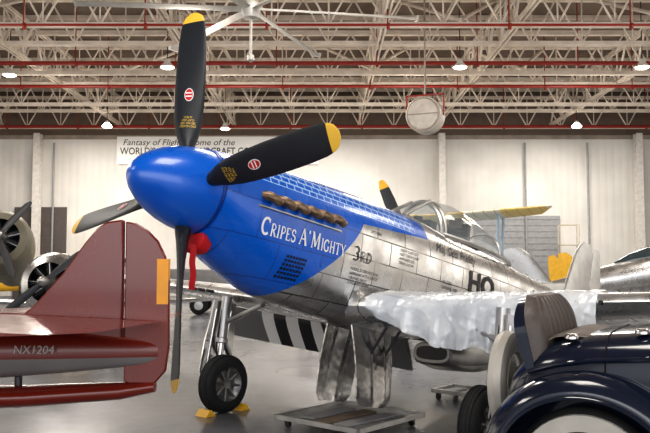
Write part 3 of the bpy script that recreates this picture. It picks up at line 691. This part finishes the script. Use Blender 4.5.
# ------------------------------------------------------------------ generic background aircraft
def aircraft(label,pos,yawd,L,span,body,wingm,hubz,rad=.55,radial=True,biplane=False,blades=3,tiltd=10,wz=-.3,chordk=.17,tailm=None,canopy=True,finh=.17,bladem=None,lowm=None,b0=20,pr=None,tips=False):
    r=empty('parked_airplane',T(pos[0],pos[1],0)@Rz(yawd),label,'airplane')
    PMl=T(0,0,hubz)@Ry(tiltd)
    tailm=tailm or body
    b=MB(); rr=[]
    prof=[(.03,.62),(.04,.85),(.06,.97),(.09,1.),(.15,1.03),(.22,1.0),(.23,.93),(.4,.95),(.55,.85),(.75,.5),(.9,.27),(1.0,.06)] if radial else [(.03,.35),(.08,.6),(.15,.8),(.3,.95),(.5,.9),(.7,.6),(.9,.28),(1.0,.06)]
    for s,k in prof:
        rr.append([Vector((s*L,rad*k*math.cos(a)*(1 if s<.25 else .8),rad*k*math.sin(a)+(0 if s<.3 else .1*rad))) for a in[2*math.pi*i/28 for i in range(28)]])
    if radial:
        b.rings(rr,cap=False); b.rings([[v*1 for v in rr[0]],[Vector((.10*L,v.y*1.35,v.z*1.35)) for v in rr[0]]],cap=False,mi=1); b.add([Vector((.10*L,v.y*1.35,v.z*1.35)) for v in rr[0]],[tuple(range(28))],1)
    else: b.rings(rr)
    b.done('fuselage',[body,black],r,PMl,fix=False)
    if radial:
        b=MB(); e0=.055*L
        b.lathe([(0,-.05*L),(.10*rad,-.045*L),(.22*rad,-.02*L),(.30*rad,.0),(.30*rad,.03*L)],(e0,0,0),(1,0,0),n=20)
        for i in range(9):
            a=2*math.pi*i/9; b.cyl((e0,.24*rad*math.cos(a),.24*rad*math.sin(a)),(e0,.80*rad*math.cos(a),.80*rad*math.sin(a)),.10*rad,n=10,mi=1)
            for q in range(6): k=.34+q*.075; b.cyl((e0,k*rad*math.cos(a),k*rad*math.sin(a)),(e0,(k+.03)*rad*math.cos(a),(k+.03)*rad*math.sin(a)),.14*rad,n=10,mi=1)
            b.cyl((e0-.012*L,.25*rad*math.cos(a+.1),.25*rad*math.sin(a+.1)),(e0-.014*L,.75*rad*math.cos(a+.1),.75*rad*math.sin(a+.1)),.018*rad,n=6)
        b.done('radial_engine',[dullal,dgrey],r,PMl)
    b=MB(); b.lathe([(0,-.03*L),(.12*rad,-.02*L),(.16*rad,.0),(.16*rad,.03*L)],(0,0,0),(1,0,0),n=16); po=b.done('propeller_hub',dullal,r,PMl)
    pr=pr or span*.12
    for i in range(blades):
        b=MB()
        def bl(ks,mi):
            rr=[[Vector((.012*math.sin(a)+.5*w*pr*math.cos(a)*.5,w*pr*math.cos(a),k*pr)) for a in[2*math.pi*j/10 for j in range(10)]] for k,w in ks]
            b.rings(rr,mi=mi)
        bl([(.08,.04),(.2,.055),(.4,.08),(.7,.08),(.88,.068)],0); bl([(.88,.068),(.98,.04),(1.,.02)],1)
        b.done('propeller_blade',[bladem or dgrey,yellow if tips else (bladem or dgrey)],po,Rx(b0+360/blades*i))
    def w(z,sp,m):
        for sd in(-1,1):
            b=MB(); rr=[]
            for i in range(9):
                k=i/8; c=span*chordk*(1-.35*k)*(math.sqrt(max(.02,1-((k-.85)/.15)**2)) if k>.85 else 1); le=.22*L+.04*L*k
                rr.append([Vector((le+x,sd*k*sp/2,z+k*sp/2*.06+y)) for x,y in airfoil(c,.13)])
            b.rings(rr); b.done('wing',m,r,PMl)
    w(wz,span if not biplane else span*.75,lowm or wingm)
    if biplane:
        w(wz+1.65,span,wingm)
        for sd in(-1,1):
            for q in(.3,.38):
                b=MB(); b.cyl((q*L,sd*span*.29,wz+.10),(q*L,sd*span*.29,wz+1.75),.045,n=8); b.done('wing_strut',paleblue,r,PMl)
                b=MB(); b.cyl((q*L,sd*.4,wz+.6),(q*L,sd*.6,wz+1.70),.04,n=8); b.done('cabane_strut',paleblue,r,PMl)
    b=MB(); b.rings(surf2(.82*L,.96*L,.9*L,.97*L,.05,finh*L,.09,True)); b.rings(surf2(.955*L,1.04*L,.965*L,1.02*L,-.05,finh*L*.98,.05,True)); b.done('tail_fin',tailm,r,PMl)
    for sd in(-1,1):
        b=MB(); b.rings(surf2(.83*L,.98*L,.88*L,.97*L,.02,span*.17,.09,False,sd,.1)); b.done('horizontal_stabilizer',lowm or wingm,r,PMl)
    if canopy:
        b=MB(); cc=.36*L; b.rings([[Vector((cc+s*L,.42*rad*k*math.cos(a),.8*rad+.55*rad*k*math.sin(a))) for a in[2*math.pi*j/16 for j in range(16)]] for s,k in((0,.1),(.04,.7),(.09,1),(.15,.95),(.22,.6),(.27,.1))]); b.done('canopy_glass',mat('dark_canopy_glass',(.05,.07,.08),.08,coat=1),r,PMl)
    for sd in(-1,1):
        top=PMl@Vector((.27*L,sd*span*.13,wz)); 
        b=MB(); b.cyl(top,(top.x,top.y,.32),.04,n=10); lg=b.done('landing_gear_leg',dullal,r)
        b=MB(); b.lathe(tyre_prof(.32,.18,.16),(top.x,top.y,.32),(0,1,0),n=24,loop=True); b.lathe([(0,-.06),(.17,-.05),(.17,.05),(0,.06)],(top.x,top.y,.32),(0,1,0),n=20,mi=1); b.done('wheel',[rubber,dullal],lg)
    tl=PMl@Vector((.9*L,0,-.1)); b=MB(); b.cyl(tl,(tl.x,tl.y,.12),.03,n=8); b.lathe(tyre_prof(.12,.08,.05),(tl.x,tl.y,.12),(0,1,0),n=16,loop=True); b.done('tail_wheel',dgrey,r)
    return r
silverp=mat('silver_paint',(.36,.355,.35),.3,.7)
brights=mat('bright_bare_aluminium',(.55,.54,.53),.28,.9,.2,4)
lgrey=mat('light_grey_aircraft_paint',(.36,.36,.35),.4)
dgp=mat('dark_grey_aircraft_paint',(.14,.14,.145),.4)
ybn=NT('yellow_and_cream_wing_fabric'); x=ybn.xyz(); fr_=ybn.M('FRACT',ybn.M('MULTIPLY',ybn.M('ABSOLUTE',x[1]),1/2.6)); rib=ybn.M('FRACT',ybn.M('MULTIPLY',x[1],1/.35)); c_=ybn.mix(ybn.M('GREATER_THAN',fr_,.55),(.86,.64,.22),(.86,.80,.66)); ybn.l.new(ybn.mix(ybn.M('LESS_THAN',rib,.10),c_,(.62,.48,.22)),ybn.b.inputs['Base Color']); ybn.b.inputs['Roughness'].default_value=.5; yb=ybn.m
aircraft('bare silver airplane with round radial engine cowling',(-5.2,14.0,0),92,8,7,brights,brights,1.42,rad=.62,wz=-.35,blades=2,tiltd=6,b0=50,pr=.9)
aircraft('olive tan airplane with large radial engine and propeller',(-8.5,19.6,0),108,9,7.5,tan,tan,2.5,rad=.82,wz=-.4,blades=3,b0=40,pr=1.2)
aircraft('yellow low wing trainer airplane',(-8.2,30.5,0),178,6.5,6,yellow,yellow,1.7,rad=.5,wz=-.3,blades=2)
aircraft('dark grey low wing airplane with bubble canopy',(-6.4,27.0,0),4,7.5,6.5,dgp,silverp,1.35,rad=.5,radial=False,wz=-.3,blades=2,tiltd=8)
aircraft('yellow and cream winged biplane with pale blue struts',(2.3,23.5,0),60,7.2,8.4,paleblue,yb,2.30,rad=.45,wz=-.3,biplane=True,blades=2,canopy=False,lowm=paleblue)
aircraft('grey fighter airplane with yellow tipped propeller blades',(1.75,15.6,0),112,6.5,6,silverp,silverp,2.05,rad=.45,radial=False,wz=-.4,blades=3,b0=-20,pr=1.55,tips=True)
aircraft('bare silver trainer airplane with dark canopy',(12.4,18.9,0),176,8,8,brights,silverp,2.2,rad=.55,radial=False,wz=-.35,blades=2,tailm=silverp,b0=60,pr=.95,finh=.16)
aircraft('light grey airplane with slim yellow tail fin',(15.6,27.6,0),174,7.0,7.0,lgrey,paleblue,1.8,rad=.5,radial=False,wz=-.3,blades=2,tailm=yellow,finh=.22)
def ladder(x,y,rot):
    b=MB()
    for sx in(-.35,.35):
        b.cyl((sx,0,.0),(sx,1.2,2.6),.025,n=8); b.cyl((sx,1.2,0),(sx,1.2,3.5),.025,n=8); b.cyl((sx,2.0,0),(sx,2.0,3.5),.025,n=8); b.cyl((sx,1.2,3.5),(sx,2.,3.5),.025,n=8); b.cyl((sx,0,0),(sx,2.,.1),.025,n=8)
    for i in range(9): b.box((0,.06+i*.13,.15+i*.28),(.7,.18,.03))
    b.box((0,1.6,2.6),(.7,.8,.04)); b.done('maintenance_stairs',mat('stair_cream_paint',(.5,.45,.36),.5),mx=T(x,y,0)@Rz(rot),label='rolling steel maintenance stairs with platform and rails',cat='stairs')
ladder(12.4,33.2,80)
def cabinet(x,y,w,h,m,lab):
    r=empty('tool_cabinet',T(x,y,0),lab,'cabinet'); b=MB(); b.box((0,0,h/2+.08),(w,.6,h)); b.done('body',m,r,smooth=0,bevel=.01)
    n=4
    for i in range(n):
        b=MB(); b.box((0,-.315,.14+h/n*(i+.5)),(w*.92,.03,h/n*.86)); dd=b.done('drawer',m,r,smooth=0,bevel=.005)
        b=MB(); b.cyl((-w*.3,-.36,.14+h/n*(i+.75)),(w*.3,-.36,.14+h/n*(i+.75)),.012,n=8); b.done('handle',dullal,dd)
    for sx in(-1,1):
        b=MB(); b.cyl((sx*w*.4,-.03,.05),(sx*w*.4,.03,.05),.05,n=12); b.done('caster',black,r)
cabinet(-1.0,33.5,1.6,1.2,mat('cabinet_red_paint',(.35,.03,.025),.4),'red metal tool cabinet with drawers by the wall')
cabinet(1.6,33.8,1.2,1.5,greyp,'grey metal tool cabinet with drawers by the wall')
# ------------------------------------------------------------------ vintage car
CMx=T(1.92,5.20,0)@Rz(-30)
car=empty('vintage_roadster',CMx,'dark midnight blue vintage roadster with open brown rumble seat','car')
b=MB(); rr=[]
CB=[(-.58,.40,.60,.50),(-.56,.48,.90,.44),(-.50,.52,1.06,.42),(-.38,.56,1.19,.42),(-.2,.60,1.25,.42),(.0,.62,1.29,.42),(.4,.66,1.33,.42),(.8,.69,1.36,.42),(1.4,.70,1.38,.42),(1.8,.66,1.38,.42),(2.1,.52,1.35,.42),(2.7,.42,1.30,.42),(3.1,.36,1.26,.42)]
def bsec(x_,g=0.):
    for i in range(len(CB)-1):
        if x_<=CB[i+1][0]: break
    a,c=CB[i],CB[i+1]; t=(x_-a[0])/(c[0]-a[0]); w,top,bot=[a[k]+(c[k]-a[k])*t for k in(1,2,3)]
    c_=(top+bot)/2;h=(top-bot)/2
    return [Vector((x_,(w+g)*math.copysign(abs(math.cos(a))**.36,math.cos(a)),c_+(h+g)*math.copysign(abs(math.sin(a))**.42,math.sin(a)))) for a in[2*math.pi*i/48 for i in range(48)]]
b.rings([bsec(c[0]) for c in CB]); body=b.done('body',navy,car)
for sd in(-1,1):
    b=MB(); b.tube([Vector((x_,sd*(w*.995+.004),top-.15)) for x_,w,top,bot in CB[3:]],.014,n=8); b.done('beltline_moulding',navy,car)
seam=mat('panel_gap_black',(.002,.002,.003),.8)
for x_ in(.10,.52,1.34):
    b=MB(); b.tube([p for p in bsec(x_,.002)],.005,n=5,closed=True); b.done('panel_seam',seam,car)
b=MB(); b.cyl((.62,-.68,1.10),(.62,-.74,1.10),.012); b.tube([(.58,-.735,1.10),(.66,-.75,1.10),(.74,-.735,1.095)],.013); b.done('door_handle',chrome,car)
for x_ in(-.12,.30):
    b=MB(); b.lathe([(0,.03),(.035,.03),(.045,.015),(.045,0)],(x_,-.50,1.26+.05*(x_>0)),(0,0,1),n=16); b.done('step_plate',chrome,car)
LMx=T(-.36,0,1.06)@Ry(-12)
H_=.45; Wd=.55
def lw(f): return Wd*(1-.36*max(0,(f-.55)/.45)**2.2)
b=MB(); rr=[]
for i in range(17):
    f=i/16; w=lw(f); bk=-.04-.02*math.sin(math.pi*f); rr.append([Vector((bk,-w,f*H_)),Vector((.015,-w,f*H_)),Vector((.015,w,f*H_)),Vector((bk,w,f*H_))])
b.rings(rr); lid=b.done('rumble_seat_lid',navy,car,LMx,smooth=50)
b=MB(); rows=[]; M_=110
for j in range(M_+1):
    g=-1+2*j/M_; row=[]
    for k in range(21):
        f=k/20; w=lw(f)*.98; edge=math.sin(math.pi*f)**.3 if 0<k<20 else 0
        e2=max(0,1-abs(g)**10)**.5
        row.append(Vector((.016+(.075+.045*abs(math.sin(math.pi*(g+1)/2*9))**.6)*edge*e2,g*w,.0+f*(H_+.02))))
    rows.append(row)
b.grid(rows); b.done('pleated_backrest',leather,lid,fix=False)
b=MB(); rows=[]
for j in range(M_+1):
    g=-1+2*j/M_; rows.append([Vector((-.30+.36*k/6,g*.44,1.22+.05*math.sin(math.pi*k/6)**.5+.02*abs(math.sin(math.pi*(g+1)/2*9))**.5)) for k in range(7)])
b.grid(rows); b.done('rumble_seat_cushion',mat('tan_leather',(.14,.115,.10),.5,bump=.2,scale=30),car,fix=False)
b=MB(); b.box((.95,0,1.38),(.18,1.15,.22)); b.done('front_seat_back',leather,car,bevel=.04)
b=MB(); b.tube([(1.7,-.6,1.35),(1.6,-.58,1.77),(1.6,.58,1.77),(1.7,.6,1.35)],.02,n=8); b.done('windscreen_frame',chrome,car)
def fender(xc,sd,y0,y1,rr_,a0,a1,zc):
    b=MB(); rows=[]
    for i in range(41):
        a=R(a0+(a1-a0)*i/40); rad=rr_
        px=xc+rad*math.cos(a)*1.12; pz=zc+rad*math.sin(a)
        row=[]
        for k in range(19):
            q=k/18; y=y0+(y1-y0)*q; cr=.075*math.sin(math.pi*q)**.8
            drop=0 if q<.88 else (q-.88)/.12*.05
            row.append(Vector((px+(cr-drop)*math.cos(a),sd*y,pz+(cr-drop)*math.sin(a))))
        rows.append(row)
    b.grid(rows)
    b.tube([Vector((r_[-1].x,r_[-1].y,r_[-1].z)) for r_ in rows],.014,n=6)
    o=b.done('fender',navy,car,fix=False); s=o.modifiers.new('s','SOLIDIFY'); s.thickness=.012
for sd in(-1,1):
    fender(0,sd,.50,.86,.50,8,192,.50); fender(2.9,sd,.50,.86,.50,0,175,.50)
    b=MB(); b.box((1.45,sd*.72,.36),(1.9,.28,.04)); b.done('running_board',black,car,bevel=.01)
palew=mat('pale_tyre_wall',(.50,.47,.42),.5)
def carwheel(M,name='road_wheel',tm=None):
    w=MB(); w.lathe(tyre_prof(.44,.16,.29),(0,0,0),(0,1,0),n=48,loop=True,mi=0)
    for sgn in(-1,1): w.lathe([(.305,.083*sgn),(.40,.079*sgn),(.405,.06*sgn),(.305,.07*sgn)],(0,0,0),(0,1,0),n=48,cap=False,loop=True,mi=1)
    wo=w.done(name,[rubber,palew],car,M)
    w=MB(); w.lathe([(.28,-.06),(.30,-.075),(.305,-.075),(.305,.075),(.28,.06),(.26,.03),(.26,-.03)],(0,0,0),(0,1,0),n=40,loop=True)
    w.lathe([(0,-.10),(.04,-.10),(.06,-.07),(.06,.07),(.04,.1),(0,.1)],(0,0,0),(0,1,0),n=20)
    for i in range(24):
        a=2*math.pi*i/24; s_=1 if i%2 else -1
        w.cyl((.05*math.cos(a),.06*s_,.05*math.sin(a)),(.27*math.cos(a+.15*s_),0,.27*math.sin(a+.15*s_)),.006,n=6)
    w.done('spoked_rim',cream,wo)
for x_ in(0,2.9):
    carwheel(T(x_,-.72,.44)); carwheel(T(x_,.72,.44)@Rz(180))
sw=MB(); sw.lathe([(.20,-.055),(.30,-.062),(.345,-.045),(.36,0),(.345,.045),(.30,.062),(.20,.055)],(0,0,0),(0,1,0),n=48,loop=True)
so=sw.done('spare_tyre',palew,car,T(-.68,0,.89)@Rz(-90))
sw=MB(); sw.lathe([(0,-.06),(.06,-.065),(.08,-.045),(.19,-.045),(.21,-.06),(.21,.06),(.19,.045),(0,.045)],(0,0,0),(0,1,0),n=36); sw.done('spare_wheel_disc',cream,so)
b=MB(); b.cyl((-.5,0,.88),(-.63,0,.88),.04); b.done('spare_wheel_mount',black,car)
b=MB(); b.box((1.3,0,.42),(3.3,.8,.08)); b.cyl((0,-.7,.44),(0,.7,.44),.04); b.cyl((2.9,-.7,.44),(2.9,.7,.44),.04); b.done('chassis',black,car)
# ------------------------------------------------------------------ lights
w=D.worlds.new('World'); C.scene.world=w; w.use_nodes=True; bg=w.node_tree.nodes['Background']; bg.inputs[0].default_value=(.96,.97,1,1); bg.inputs[1].default_value=.95
def area(loc,rot,sx,sy,e,col=(1,.94,.86)):
    l=D.lights.new('area','AREA'); l.shape='RECTANGLE'; l.size=sx; l.size_y=sy; l.energy=e; l.color=col
    o=D.objects.new('area_light',l); COL.objects.link(o); o.location=loc; o.rotation_euler=rot
for x in(-10,0,10):
    for y,e in((4,230),(13,230),(22,310),(30.5,500)): area((x,y,7.6),(0,0,0),2.5,2.5,e)
for x in(-9,-3,3,9):
    for y in(16,25):
        l=D.lights.new('bay','POINT'); l.energy=150; l.shadow_soft_size=.5; l.color=(1,.92,.82); o=D.objects.new('roof_fill_light',l); COL.objects.link(o); o.location=(x,y,6.3)  # point lights added to brighten the roof trusses, without lamp fixtures
area((0,-11,4.5),(R(90),0,0),26,7,1350,(.97,.98,1))
area((-SW+.3,15,4),(0,R(-100),0),6,24,560); area((SW-.3,15,4),(0,R(100),0),6,24,560)
# ------------------------------------------------------------------ camera
cam=D.cameras.new('camera'); co=D.objects.new('camera',cam); COL.objects.link(co); cam.sensor_width=36; cam.lens=36*754/650
co.location=(0,0,1.727); co.rotation_euler=(R(90)+.064,0,0); C.scene.camera=co; cam.clip_end=200
vs_=C.scene.view_settings
vs_.view_transform='Standard'; vs_.exposure=0
try: vs_.look='Medium High Contrast'
except Exception as e: print('LOOK',e)
